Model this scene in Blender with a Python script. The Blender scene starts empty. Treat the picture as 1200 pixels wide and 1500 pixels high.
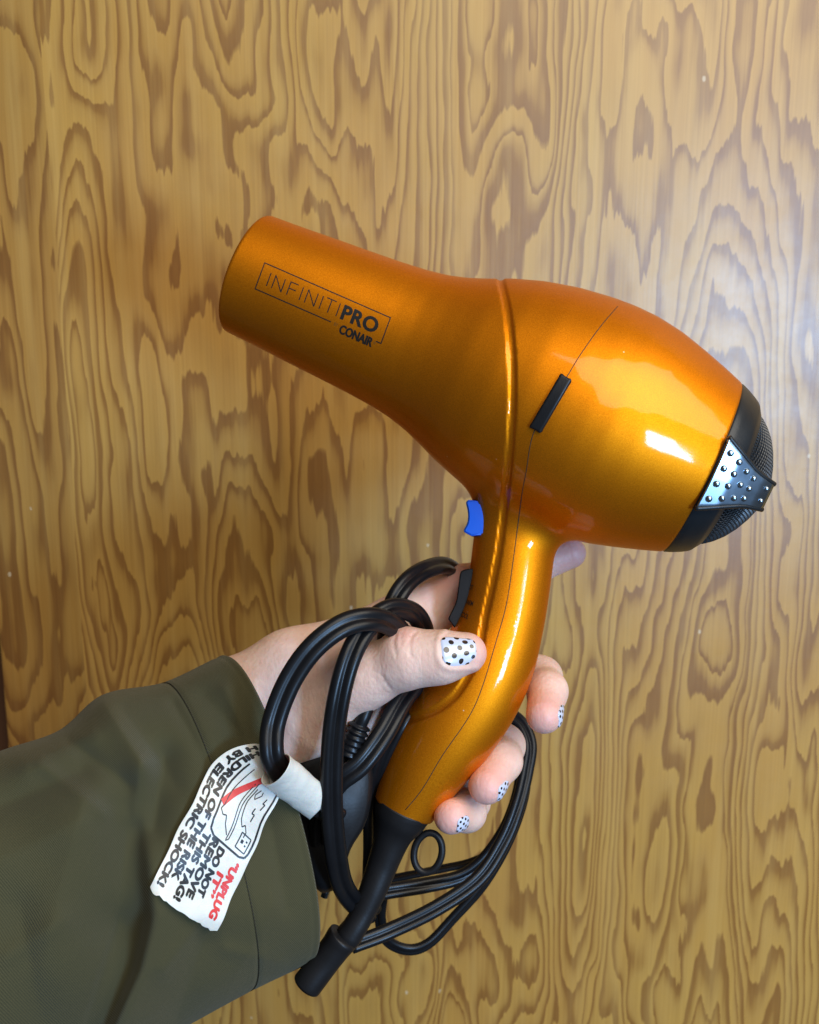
import bpy, bmesh, math
import numpy as np
from mathutils import Vector, Matrix

# ------------------------------------------------------------------ camera, world, lights, exposure
S = 0.00028            # metres per photo pixel in the plane of the dryer
D = 0.42               # camera distance to that plane
sc = bpy.context.scene
cd = bpy.data.cameras.new('camera')
cam = bpy.data.objects.new('camera', cd); sc.collection.objects.link(cam)
cam.location = (0, -D, 0); cam.rotation_euler = (math.pi/2, 0, 0)
cd.sensor_fit = 'VERTICAL'; cd.sensor_height = 24.0; cd.sensor_width = 19.2
cd.lens = 24.0*D/(1500*S)
cd.clip_start = 0.01; cd.clip_end = 50
cd.dof.use_dof = True; cd.dof.focus_distance = 0.385; cd.dof.aperture_fstop = 12
sc.camera = cam
sc.render.engine = 'CYCLES'

w = bpy.data.worlds.new('World'); sc.world = w; w.use_nodes = True
bg = w.node_tree.nodes['Background']
bg.inputs[0].default_value = (0.95, 0.97, 1.0, 1); bg.inputs[1].default_value = 0.075

def area(name, loc, target, sx, sy, power, col):
    l = bpy.data.lights.new(name, 'AREA'); l.shape = 'RECTANGLE'; l.size = sx; l.size_y = sy
    l.energy = power; l.color = col
    o = bpy.data.objects.new(name, l); sc.collection.objects.link(o)
    o.location = loc
    o.rotation_euler = (Vector(target)-Vector(loc)).to_track_quat('-Z', 'Y').to_euler()
    return o
area('window_light', (0.67, -1.12, -0.24), (0.1, 0.0, 0.0), 0.20, 0.28, 16, (0.36, 0.62, 1.0))
area('room_light', (0.95, -1.50, 0.98), (0.05, 0.1, 0.0), 2.1, 1.4, 56, (1.0, 0.92, 0.79))

sc.view_settings.view_transform = 'Standard'; sc.view_settings.look = 'None'
sc.view_settings.exposure = 0.0; sc.view_settings.gamma = 1.0
sc.view_settings.use_curve_mapping = False

# ------------------------------------------------------------------ helpers
col = sc.collection
CAM = np.array([0.0, -D, 0.0])
def P(px, py, y=0.0):
    k = S*(D+y)/D
    return np.array([(px-600.0)*k, y, (750.0-py)*k])
def PM(px, py, ymm): return P(px, py, ymm*0.001)

def link(o, parent=None):
    col.objects.link(o)
    if parent is not None: o.parent = parent
    return o

def mesh_obj(name, verts, faces, mat, parent=None, normals=None, smooth=True, uv=None, attr=None):
    me = bpy.data.meshes.new(name)
    verts = np.asarray(verts, dtype=np.float64)
    me.from_pydata(verts.tolist(), [], [tuple(int(i) for i in f) for f in faces])
    me.update()
    if smooth: me.polygons.foreach_set('use_smooth', [True]*len(me.polygons))
    if normals is not None: me.normals_split_custom_set_from_vertices(np.asarray(normals).tolist())
    if uv is not None:
        l = me.uv_layers.new(name='uv')
        idx = np.empty(len(me.loops), dtype=np.int32); me.loops.foreach_get('vertex_index', idx)
        l.data.foreach_set('uv', np.asarray(uv, dtype=np.float32)[idx].ravel())
    if attr is not None:
        for k, v in attr.items():
            a = me.attributes.new(k, 'FLOAT', 'POINT'); a.data.foreach_set('value', np.asarray(v, dtype=np.float32))
    me.materials.append(mat)
    return link(bpy.data.objects.new(name, me), parent)

def fast_mesh(name, V, Q, mat, parent=None, N=None, attr=None):
    me = bpy.data.meshes.new(name)
    n = len(Q)
    me.vertices.add(len(V)); me.vertices.foreach_set('co', V.astype(np.float32).ravel())
    me.loops.add(n*4); me.loops.foreach_set('vertex_index', Q.astype(np.int32).ravel())
    me.polygons.add(n); me.polygons.foreach_set('loop_start', np.arange(0, 4*n, 4, dtype=np.int32))
    me.polygons.foreach_set('use_smooth', np.ones(n, dtype=bool))
    me.update(calc_edges=True)
    if N is not None: me.normals_split_custom_set_from_vertices(N.tolist())
    if attr is not None:
        for k, v in attr.items():
            a = me.attributes.new(k, 'FLOAT', 'POINT'); a.data.foreach_set('value', np.asarray(v, dtype=np.float32))
    me.materials.append(mat)
    return link(bpy.data.objects.new(name, me), parent)

def catmull(pts, n=12):
    p = np.asarray(pts, dtype=float)
    p = np.vstack([2*p[0]-p[1], p, 2*p[-1]-p[-2]])
    out = []
    for i in range(1, len(p)-2):
        for j in range(n):
            t = j/n; t2 = t*t; t3 = t2*t
            out.append(0.5*((2*p[i])+(-p[i-1]+p[i+1])*t+(2*p[i-1]-5*p[i]+4*p[i+1]-p[i+2])*t2+(-p[i-1]+3*p[i]-3*p[i+1]+p[i+2])*t3))
    out.append(p[-2])
    return np.array(out)

def smin(a, b, k):
    h = np.maximum(k-np.abs(a-b), 0.0)/k
    return np.minimum(a, b)-h*h*k*0.25
def smax(a, b, k): return -smin(-a, -b, k)

def surface_nets(F, lo, h):
    nx, ny, nz = F.shape
    sgn = F < 0
    c = np.zeros((nx-1, ny-1, nz-1), dtype=np.int8)
    for i in (0, 1):
        for j in (0, 1):
            for k in (0, 1):
                c += sgn[i:nx-1+i, j:ny-1+j, k:nz-1+k]
    act = (c > 0) & (c < 8)
    idx = -np.ones(act.shape, dtype=np.int64)
    ci = np.argwhere(act); n = len(ci)
    idx[act] = np.arange(n)
    acc = np.zeros((n, 3)); cnt = np.zeros(n)
    corners = [(i, j, k) for i in (0, 1) for j in (0, 1) for k in (0, 1)]
    vals = {o: F[ci[:, 0]+o[0], ci[:, 1]+o[1], ci[:, 2]+o[2]] for o in corners}
    for o in corners:
        for ax in range(3):
            if o[ax] == 0:
                q = list(o); q[ax] = 1; q = tuple(q)
                a, b = vals[o], vals[q]
                m = (a < 0) != (b < 0)
                t = np.where(m, a/np.where(m, a-b, 1), 0)
                p = np.tile(np.array(o, float), (n, 1)); p[:, ax] += t
                acc[m] += p[m]; cnt[m] += 1
    V = np.array(lo)+(ci+acc/cnt[:, None])*h
    quads = []
    for ax in range(3):
        s0 = [slice(None)]*3; s1 = [slice(None)]*3
        s0[ax] = slice(0, -1); s1[ax] = slice(1, None)
        a = sgn[tuple(s0)]; b = sgn[tuple(s1)]
        e = np.argwhere(a != b)
        u, v = (ax+1) % 3, (ax+2) % 3
        ok = (e[:, u] > 0) & (e[:, v] > 0) & (e[:, u] < F.shape[u]-1) & (e[:, v] < F.shape[v]-1)
        e = e[ok]
        flip = a[tuple(e.T)]
        def g(du, dv):
            q = e.copy(); q[:, u] -= du; q[:, v] -= dv
            return idx[tuple(q.T)]
        q = np.stack([g(1, 1), g(0, 1), g(0, 0), g(1, 0)], 1)
        q[~flip] = q[~flip][:, ::-1]
        quads.append(q)
    return V, np.vstack(quads)

def grad(f, p, e=2e-4):
    g = np.empty_like(p)
    for i in range(3):
        d = np.zeros(3); d[i] = e
        g[:, i] = (f(p+d)-f(p-d))/(2*e)
    return g
def project(f, p, level=0.0, n=3):
    p = p.copy()
    for _ in range(n):
        g = grad(f, p); v = f(p)-level
        p -= g*(v/np.maximum((g*g).sum(1), 0.05))[:, None]
    g = grad(f, p); g /= np.linalg.norm(g, axis=1)[:, None]+1e-12
    return p, g

# ------------------------------------------------------------------ materials
def new_mat(name):
    m = bpy.data.materials.new(name); m.use_nodes = True
    nt = m.node_tree
    return m, nt, nt.nodes['Principled BSDF']
def node(nt, typ, **kw):
    n = nt.nodes.new(typ)
    for k, v in kw.items():
        if k == 'inp':
            for kk, vv in v.items(): n.inputs[kk].default_value = vv
        else: setattr(n, k, v)
    return n
def math_n(nt, op, a, b=None, c=None, clamp=False):
    n = nt.nodes.new('ShaderNodeMath'); n.operation = op; n.use_clamp = clamp
    for i, x in enumerate((a, b, c)):
        if x is None: continue
        if isinstance(x, (int, float)): n.inputs[i].default_value = x
        else: nt.links.new(x, n.inputs[i])
    return n.outputs[0]
def ramp(nt, fac, stops, interp='LINEAR'):
    r = nt.nodes.new('ShaderNodeValToRGB'); r.color_ramp.interpolation = interp
    el = r.color_ramp.elements
    while len(el) < len(stops): el.new(0.5)
    for e, (p, c) in zip(el, stops): e.position = p; e.color = (*c, 1) if len(c) == 3 else c
    nt.links.new(fac, r.inputs[0])
    return r.outputs[0]
def noise(nt, vec, scale, detail=2.0, rough=0.5, dist=0.0):
    n = nt.nodes.new('ShaderNodeTexNoise')
    n.inputs['Scale'].default_value = scale; n.inputs['Detail'].default_value = detail
    n.inputs['Roughness'].default_value = rough; n.inputs['Distortion'].default_value = dist
    if vec is not None: nt.links.new(vec, n.inputs['Vector'])
    return n.outputs[0]
def mapping(nt, vec, loc=(0, 0, 0), scale=(1, 1, 1), rot=(0, 0, 0)):
    m = nt.nodes.new('ShaderNodeMapping')
    m.inputs['Location'].default_value = loc; m.inputs['Scale'].default_value = scale; m.inputs['Rotation'].default_value = rot
    nt.links.new(vec, m.inputs['Vector'])
    return m.outputs[0]
def bump(nt, bsdf, h, strength, dist, inp='Normal'):
    b = nt.nodes.new('ShaderNodeBump'); b.inputs['Strength'].default_value = strength; b.inputs['Distance'].default_value = dist
    nt.links.new(h, b.inputs['Height']); nt.links.new(b.outputs[0], bsdf.inputs[inp])
    return b
def mixc(nt, fac, a, b, mode='MIX'):
    m = nt.nodes.new('ShaderNodeMix'); m.data_type = 'RGBA'; m.blend_type = mode
    for sock, x in ((m.inputs[0], fac), (m.inputs[6], a), (m.inputs[7], b)):
        if isinstance(x, (int, float)): sock.default_value = x
        elif isinstance(x, tuple): sock.default_value = (*x, 1)
        else: nt.links.new(x, sock)
    return m.outputs[2]

def plain(name, c, rough=0.5, metal=0.0, coat=0.0, spec=0.5, grain=0.0, gscale=900, var=0.0):
    m, nt, b = new_mat(name)
    b.inputs['Base Color'].default_value = (*c, 1); b.inputs['Roughness'].default_value = rough
    b.inputs['Metallic'].default_value = metal; b.inputs['Coat Weight'].default_value = coat
    b.inputs['Specular IOR Level'].default_value = spec
    tc = node(nt, 'ShaderNodeTexCoord').outputs['Object']
    n1 = noise(nt, tc, 60, 4, 0.6)
    r = math_n(nt, 'MULTIPLY_ADD', n1, 0.25, rough-0.125, clamp=True)
    nt.links.new(r, b.inputs['Roughness'])
    if var > 0:
        n2 = noise(nt, tc, 130, 3, 0.6)
        cc = mixc(nt, n2, tuple(x*(1-var) for x in c), tuple(min(1, x*(1+var)) for x in c))
        nt.links.new(cc, b.inputs['Base Color'])
    if grain > 0:
        bump(nt, b, noise(nt, tc, gscale, 2, 0.5), grain, 0.0002)
    return m

def mat_wood():
    m, nt, b = new_mat('plywood')
    tc = node(nt, 'ShaderNodeTexCoord').outputs['Object']
    sep = node(nt, 'ShaderNodeSeparateXYZ'); nt.links.new(tc, sep.inputs[0])
    X, Z = sep.outputs['X'], sep.outputs['Z']
    # splice between two veneer strips near the left edge
    wob = noise(nt, mapping(nt, tc, scale=(0, 0, 9)), 1.0, 3)
    edge = math_n(nt, 'LESS_THAN', math_n(nt, 'ADD', X, math_n(nt, 'MULTIPLY', wob, 0.006)), -0.2035)
    off = math_n(nt, 'MULTIPLY', edge, 3.7)
    comb = node(nt, 'ShaderNodeCombineXYZ')
    nt.links.new(X, comb.inputs[0]); nt.links.new(off, comb.inputs[1]); nt.links.new(Z, comb.inputs[2])
    v = comb.outputs[0]
    fib = noise(nt, mapping(nt, v, scale=(380, 1, 14)), 1.0, 2, 0.6)          # fine fibres make contour edges ragged
    fib2 = noise(nt, mapping(nt, v, scale=(150, 1, 8), loc=(5, 0, 2)), 1.0, 2, 0.6)
    warp = noise(nt, mapping(nt, v, scale=(30, 1, 12), loc=(1.3, 0, 4)), 1.0, 2, 0.5)
    h = noise(nt, mapping(nt, v, scale=(15.0, 1, 3.6), loc=(3.1, 0, 7.7)), 1.0, 2.5, 0.5, 0.35)
    strt = noise(nt, mapping(nt, v, scale=(11, 1, 0.9), loc=(11.3, 0, 2.2)), 1.0, 1.5, 0.5)
    amp = noise(nt, mapping(nt, v, scale=(6.5, 1, 3.0), loc=(2.4, 0, 6.1)), 1.0, 1.0)
    ph = math_n(nt, 'MULTIPLY', h, math_n(nt, 'MULTIPLY_ADD', amp, 16.0, 6.0))
    ph = math_n(nt, 'ADD', ph, math_n(nt, 'MULTIPLY', strt, 30.0))
    ph = math_n(nt, 'ADD', ph, math_n(nt, 'MULTIPLY', warp, 2.2))
    ph = math_n(nt, 'ADD', ph, math_n(nt, 'MULTIPLY', fib, 0.42))
    ph = math_n(nt, 'ADD', ph, math_n(nt, 'MULTIPLY', fib2, 0.65))
    wn = node(nt, 'ShaderNodeTexWhiteNoise', noise_dimensions='1D'); nt.links.new(math_n(nt, 'FLOOR', ph), wn.inputs['W'])
    fr = math_n(nt, 'FRACT', ph)
    pw = math_n(nt, 'MULTIPLY_ADD', wn.outputs['Value'], 2.2, 0.55)
    fr2 = math_n(nt, 'POWER', fr, pw)
    light = (0.54, 0.325, 0.074); dark = (0.315, 0.160, 0.034)
    c = ramp(nt, fr2, [(0.0, light), (0.34, (0.50, 0.30, 0.072)), (0.56, (0.42, 0.238, 0.053)), (0.70, dark), (0.95, (0.285, 0.140, 0.030)), (1.0, (0.46, 0.27, 0.062))])
    # within-veneer streaks and tone drift
    st = noise(nt, mapping(nt, v, scale=(900, 1, 7)), 1.0, 4, 0.7)
    c = mixc(nt, math_n(nt, 'MULTIPLY_ADD', st, 2.2, -0.7, clamp=True), c, mixc(nt, 1.0, c, (0.80, 0.76, 0.70), 'MULTIPLY'))
    big = noise(nt, mapping(nt, v, scale=(6, 1, 2.2), loc=(9, 0, 1)), 1.0, 2)
    c = mixc(nt, math_n(nt, 'MULTIPLY_ADD', big, 2.0, -0.6, clamp=True), c, mixc(nt, 1.0, c, (0.90, 0.84, 0.76), 'MULTIPLY'))
    c = mixc(nt, math_n(nt, 'MULTIPLY', edge, 0.8), c, mixc(nt, 1.0, c, (0.80, 0.74, 0.70), 'MULTIPLY'))
    pale = noise(nt, mapping(nt, v, scale=(75, 1, 2.6), loc=(4, 0, 3)), 1.0, 4, 0.65)
    c = mixc(nt, math_n(nt, 'MULTIPLY_ADD', pale, 2.4, -1.15, clamp=True), c, mixc(nt, 0.55, c, (0.62, 0.42, 0.13)))
    hue = noise(nt, mapping(nt, v, scale=(9, 1, 4), loc=(7, 0, 8)), 1.0, 3, 0.6)
    c = mixc(nt, math_n(nt, 'MULTIPLY_ADD', hue, 2.4, -0.9, clamp=True), c, mixc(nt, 1.0, c, (0.96, 0.86, 0.86), 'MULTIPLY'))
    # small pale nicks and dull specks in the varnish
    vo = node(nt, 'ShaderNodeTexVoronoi'); vo.inputs['Scale'].default_value = 1.0
    nt.links.new(mapping(nt, v, scale=(42, 1, 26)), vo.inputs['Vector'])
    nick = math_n(nt, 'LESS_THAN', vo.outputs['Distance'], 0.045)
    nick = math_n(nt, 'MULTIPLY', nick, math_n(nt, 'GREATER_THAN', noise(nt, mapping(nt, v, scale=(5, 1, 5)), 1.0, 1), 0.56))
    c = mixc(nt, math_n(nt, 'MULTIPLY', nick, 0.55), c, (0.70, 0.60, 0.42))
    nt.links.new(c, b.inputs['Base Color'])
    rr = math_n(nt, 'MULTIPLY_ADD', noise(nt, tc, 30, 5, 0.7), 0.20, 0.29)
    nt.links.new(rr, b.inputs['Roughness'])
    b.inputs['Specular IOR Level'].default_value = 0.8; b.inputs['IOR'].default_value = 1.5
    hh = math_n(nt, 'ADD', math_n(nt, 'MULTIPLY', st, 0.6), math_n(nt, 'MULTIPLY', noise(nt, tc, 45, 3, 0.6), 1.2))
    hh = math_n(nt, 'ADD', hh, math_n(nt, 'MULTIPLY', fr, 0.25))
    bump(nt, b, hh, 0.07, 0.0012)
    return m

def mat_paint():
    m, nt, b = new_mat('orange_metallic')
    tc = node(nt, 'ShaderNodeTexCoord').outputs['Object']
    fl = noise(nt, tc, 2600, 1, 0.5)
    big = noise(nt, tc, 30, 3, 0.6)
    c = ramp(nt, fl, [(0.30, (0.64, 0.190, 0.003)), (0.5, (0.74, 0.232, 0.004)), (0.70, (0.84, 0.28, 0.006))])
    c = mixc(nt, math_n(nt, 'MULTIPLY', big, 0.25), c, (0.55, 0.17, 0.004))
    nt.links.new(c, b.inputs['Base Color'])
    b.inputs['Metallic'].default_value = 0.93; b.inputs['Roughness'].default_value = 0.53; b.inputs['Specular Tint'].default_value = (0.75, 0.36, 0.08, 1)
    b.inputs['Coat Weight'].default_value = 0.38
    b.inputs['Coat IOR'].default_value = 1.5
    sm = noise(nt, tc, 40, 5, 0.65)
    nt.links.new(math_n(nt, 'MULTIPLY_ADD', sm, 0.12, 0.02), b.inputs['Coat Roughness'])
    bump(nt, b, fl, 0.06, 0.0002)
    # tiny dust specks and nicks in the lacquer
    vo = node(nt, 'ShaderNodeTexVoronoi'); vo.inputs['Scale'].default_value = 120
    nt.links.new(tc, vo.inputs['Vector'])
    sel = math_n(nt, 'MULTIPLY', math_n(nt, 'LESS_THAN', vo.outputs['Distance'], 0.035), math_n(nt, 'GREATER_THAN', vo.outputs['Color'], 0.72))
    c2 = mixc(nt, math_n(nt, 'MULTIPLY', sel, 0.6), c, (0.9, 0.75, 0.5))
    nt.links.new(c2, b.inputs['Base Color'])
    return m

def mat_skin():
    m, nt, b = new_mat('skin')
    tc = node(nt, 'ShaderNodeTexCoord').outputs['Object']
    at = node(nt, 'ShaderNodeAttribute', attribute_name='flush').outputs['Fac']
    n1 = noise(nt, tc, 120, 4, 0.65); n2 = noise(nt, tc, 420, 3, 0.6)
    c = mixc(nt, math_n(nt, 'MULTIPLY_ADD', n1, 2.0, -0.5, clamp=True), (0.66, 0.425, 0.345), (0.78, 0.58, 0.49))
    c = mixc(nt, math_n(nt, 'MULTIPLY_ADD', n2, 0.5, -0.12, clamp=True), c, (0.66, 0.41, 0.35))
    c = mixc(nt, math_n(nt, 'MULTIPLY', at, 0.9), c, (0.70, 0.36, 0.31))
    nt.links.new(c, b.inputs['Base Color'])
    b.inputs['Roughness'].default_value = 0.50
    b.inputs['Subsurface Weight'].default_value = 0.35
    b.inputs['Subsurface Radius'].default_value = (1.0, 0.35, 0.18); b.inputs['Subsurface Scale'].default_value = 0.0035
    vo = node(nt, 'ShaderNodeTexVoronoi', feature='DISTANCE_TO_EDGE'); vo.inputs['Scale'].default_value = 430
    nt.links.new(mapping(nt, tc, scale=(1, 1, 0.7)), vo.inputs['Vector'])
    hgt = math_n(nt, 'ADD', math_n(nt, 'MULTIPLY', vo.outputs['Distance'], 0.8), math_n(nt, 'MULTIPLY', n2, 0.6))
    hgt = math_n(nt, 'ADD', hgt, math_n(nt, 'MULTIPLY', noise(nt, mapping(nt, tc, scale=(1.0, 1.0, 0.35)), 210, 4, 0.65), 1.6))
    bump(nt, b, hgt, 0.34, 0.0006)
    return m

def mat_cloth():
    m, nt, b = new_mat('olive_cotton')
    uv = node(nt, 'ShaderNodeTexCoord').outputs['UV']
    tc = node(nt, 'ShaderNodeTexCoord').outputs['Object']
    sep = node(nt, 'ShaderNodeSeparateXYZ'); nt.links.new(uv, sep.inputs[0])
    k = math_n(nt, 'ADD', math_n(nt, 'MULTIPLY', sep.outputs[0], 1500.0), math_n(nt, 'MULTIPLY', sep.outputs[1], 1500.0))
    tw = math_n(nt, 'SINE', k)
    wv = noise(nt, tc, 1500, 2, 0.6); n1 = noise(nt, tc, 24, 4, 0.6)
    c = mixc(nt, n1, (0.043, 0.040, 0.0155), (0.060, 0.055, 0.022))
    c = mixc(nt, math_n(nt, 'MULTIPLY', wv, 0.5), c, (0.078, 0.071, 0.034))
    c = mixc(nt, math_n(nt, 'MULTIPLY_ADD', tw, 0.22, 0.22), c, (0.030, 0.030, 0.014))
    nt.links.new(c, b.inputs['Base Color'])
    b.inputs['Roughness'].default_value = 0.82
    b.inputs['Sheen Weight'].default_value = 0.14; b.inputs['Sheen Roughness'].default_value = 0.5
    b.inputs['Sheen Tint'].default_value = (0.75, 0.75, 0.65, 1)
    b.inputs['Specular IOR Level'].default_value = 0.25
    hgt = math_n(nt, 'ADD', math_n(nt, 'MULTIPLY', tw, 0.45), math_n(nt, 'MULTIPLY', wv, 0.9))
    hgt = math_n(nt, 'ADD', hgt, math_n(nt, 'MULTIPLY', noise(nt, tc, 120, 4, 0.6), 1.6))
    bump(nt, b, hgt, 0.45, 0.0007)
    return m

def mat_nail():
    m, nt, b = new_mat('dotted_polish')
    uv = node(nt, 'ShaderNodeTexCoord').outputs['UV']
    vo = node(nt, 'ShaderNodeTexVoronoi', voronoi_dimensions='2D')
    vo.inputs['Scale'].default_value = 1.0; vo.inputs['Randomness'].default_value = 0.12
    # staggered rows: shear the lattice
    nt.links.new(mapping(nt, uv, scale=(1, 1, 1), rot=(0, 0, math.radians(52))), vo.inputs['Vector'])
    d = math_n(nt, 'LESS_THAN', vo.outputs['Distance'], 0.285)
    tc = node(nt, 'ShaderNodeTexCoord').outputs['Object']
    white = mixc(nt, noise(nt, tc, 500, 4, 0.6), (0.50, 0.56, 0.74), (0.58, 0.63, 0.78))
    c = mixc(nt, d, white, (0.018, 0.012, 0.010))
    nt.links.new(c, b.inputs['Base Color'])
    b.inputs['Roughness'].default_value = 0.25; b.inputs['Coat Weight'].default_value = 0.5
    bump(nt, b, noise(nt, tc, 700, 3, 0.6), 0.08, 0.0004)
    return m

def mat_tag():
    m, nt, b = new_mat('white_vinyl')
    tc = node(nt, 'ShaderNodeTexCoord').outputs['Object']
    n = noise(nt, tc, 90, 5, 0.65); n2 = noise(nt, tc, 330, 4, 0.65)
    c = mixc(nt, n, (0.62, 0.605, 0.55), (0.76, 0.75, 0.70))
    c = mixc(nt, math_n(nt, 'MULTIPLY_ADD', n2, 2.2, -1.25, clamp=True), c, (0.56, 0.51, 0.42))
    nt.links.new(c, b.inputs['Base Color'])
    b.inputs['Roughness'].default_value = 0.38
    b.inputs['Subsurface Weight'].default_value = 0.15; b.inputs['Subsurface Scale'].default_value = 0.002
    bump(nt, b, math_n(nt, 'ADD', n, math_n(nt, 'MULTIPLY', n2, 0.15)), 0.35, 0.0016)
    return m

M = dict(
    wood=mat_wood(), paint=mat_paint(), skin=mat_skin(), cloth=mat_cloth(), nail=mat_nail(), tag=mat_tag(),
    black=plain('black_plastic', (0.007, 0.0075, 0.009), 0.40, spec=0.38, grain=0.15, gscale=1500, var=0.3),
    rubber=plain('black_rubber', (0.008, 0.008, 0.009), 0.46, spec=0.3, grain=0.2, gscale=900, var=0.3),
    cord=plain('black_vinyl_cord', (0.006, 0.0065, 0.008), 0.34, spec=0.26, grain=0.10, gscale=400, var=0.3),
    ring=plain('dark_satin_plastic', (0.009, 0.012, 0.015), 0.40, spec=0.4, grain=0.22, gscale=1300, var=0.3),
    wire=plain('black_grille', (0.02, 0.022, 0.025), 0.38),
    void=plain('dark_interior', (0.004, 0.004, 0.004), 0.8),
    chrome=plain('chrome', (0.32, 0.40, 0.48), 0.28, metal=1.0),
    blue=plain('blue_plastic', (0.003, 0.10, 0.62), 0.35),
    ink=plain('black_ink', (0.010, 0.009, 0.008), 0.45),
    inkgrey=plain('worn_ink', (0.16, 0.07, 0.01), 0.45),
    red=plain('red_ink', (0.62, 0.035, 0.03), 0.45),
    thread=plain('olive_thread', (0.022, 0.021, 0.012), 0.8),
    seam=plain('seam_shadow_gap', (0.030, 0.018, 0.006), 0.7),
    edge=plain('panel_edge', (0.11, 0.045, 0.018), 0.7),
)

# ------------------------------------------------------------------ setting: plywood panel
WY = 0.21
def wall():
    bm = bmesh.new()
    L = P(-17.0, 750, WY)[0]
    x0, x1, z0, z1, y0, y1 = L, 1.1, -0.9, 0.9, WY, WY+0.018
    bmesh.ops.create_cube(bm, size=1, matrix=Matrix.Translation(((x0+x1)/2, (y0+y1)/2, (z0+z1)/2)) @ Matrix.Diagonal((x1-x0, y1-y0, z1-z0, 1)))
    # the photo is held a hair off square, so the panel's left edge leans
    for v in bm.verts:
        if v.co.x < 0: v.co.x += 0.002*(v.co.z+0.06)/0.3
    bmesh.ops.bevel(bm, geom=bm.edges[:], offset=0.0012, segments=2, affect='EDGES')
    me = bpy.data.meshes.new('plywood_panel'); bm.to_mesh(me); bm.free()
    me.materials.append(M['wood'])
    lean = Matrix.Translation((0, WY, 0)) @ Matrix.Rotation(math.radians(12), 4, 'X') @ Matrix.Translation((0, -WY, 0))
    o = link(bpy.data.objects.new('plywood_panel', me)); o['kind'] = 'structure'; o.matrix_world = lean
    o['label'] = 'varnished plywood panel with wild brown grain behind the hair dryer'
    # neighbouring stud face behind the panel's edge
    bm = bmesh.new()
    bmesh.ops.create_cube(bm, size=1, matrix=Matrix.Translation((x0-0.4, WY+0.05, 0)) @ Matrix.Diagonal((0.9, 0.05, 1.8, 1)))
    me = bpy.data.meshes.new('wall_frame'); bm.to_mesh(me); bm.free(); me.materials.append(M['edge'])
    o = link(bpy.data.objects.new('wall_frame', me)); o['kind'] = 'structure'; o.matrix_world = lean
wall()

# ------------------------------------------------------------------ hair dryer: local frame (tilted 7 degrees, rear towards the camera)
ang = math.radians(23.2)
U2 = np.array([math.cos(ang), math.sin(ang)])                 # barrel direction in photo pixels
PIV = P(750, 700, 0)
wax = Vector((math.sin(ang), 0, math.cos(ang)))               # in-picture normal of the barrel
R3 = np.array(Matrix.Rotation(math.radians(-7.0), 3, wax))
if (R3 @ np.array([U2[0], 0, -U2[1]]))[1] > 0: R3 = R3.T
def w2l(p): return (np.asarray(p)-PIV) @ R3
def l2w(p): return np.asarray(p) @ R3.T+PIV
CAML = w2l(CAM)
def Lp(px, py):
    """photo pixel -> point (x, z) of the dryer's plane of symmetry, and px scale there"""
    d = w2l(P(px, py, 0))-CAML
    t = -CAML[1]/d[1]
    q = CAML+d*t
    return np.array([q[0], q[2]]), S*t
def L3(px, py, y=0.0):
    d = w2l(P(px, py, 0))-CAML
    t = (y-CAML[1])/d[1]
    return CAML+d*t

dryer = bpy.data.objects.new('hair_dryer', None); link(dryer)
dryer.matrix_world = Matrix.Translation(Vector(PIV)) @ Matrix([list(r) for r in R3]).to_4x4()
dryer['label'] = 'glossy orange hair dryer with black rear grille and coiled black cord, held up in hand'
dryer['category'] = 'hair dryer'

A_px = np.array([367., 403.])
A, _ = Lp(*A_px); B, _ = Lp(*(A_px+U2*720)); UL = (B-A)/np.linalg.norm(B-A); NL = np.array([-UL[1], UL[0]])
prof_px = [(-30, 89), (-4, 91), (50, 94), (100, 97.5), (150, 100.5), (200, 104), (240, 108), (270, 113), (300, 121.5), (330, 133), (355, 144), (400, 159), (450, 170), (500, 176), (535, 177.5), (570, 176), (610, 169.5), (650, 158.5), (690, 146), (720, 135.5), (740, 128), (775, 113)]
tt, rr = [], []
for t, r in prof_px:
    q, k = Lp(*(A_px+U2*t)); tt.append((q-A) @ UL); rr.append(r*k*0.985)
TF = np.arange(tt[0], tt[-1], 0.0002)
RF = np.interp(TF, tt, rr)
ker = np.exp(-np.linspace(-2.5, 2.5, 61)**2); ker /= ker.sum()
RF = np.convolve(np.pad(RF, 30, mode='reflect', reflect_type='odd'), ker, 'valid')
DRF = np.gradient(RF, TF)
def rb(t): return np.interp(t, TF, RF)
def tpx(t):
    q, _ = Lp(*(A_px+U2*t)); return (q-A) @ UL
T_REAR = tpx(718); T_NOZ = tpx(-3)

hk = [(770, 660, 58), (760, 740, 60), (753, 800, 60), (745, 860, 60), (735, 908, 62.5), (716, 963, 69), (690, 1016, 72), (657, 1068, 70), (623, 1122, 61), (590, 1187, 45), (572, 1222, 38)]
hc = []
for x, y, r in hk:
    q, k = Lp(x, y); hc.append((q[0], q[1], r*k))
HC = catmull(hc, 10)
E_, _ = Lp(590, 1187); e0, _ = Lp(623, 1122); EDIR = (E_-e0)/np.linalg.norm(E_-e0)
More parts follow.
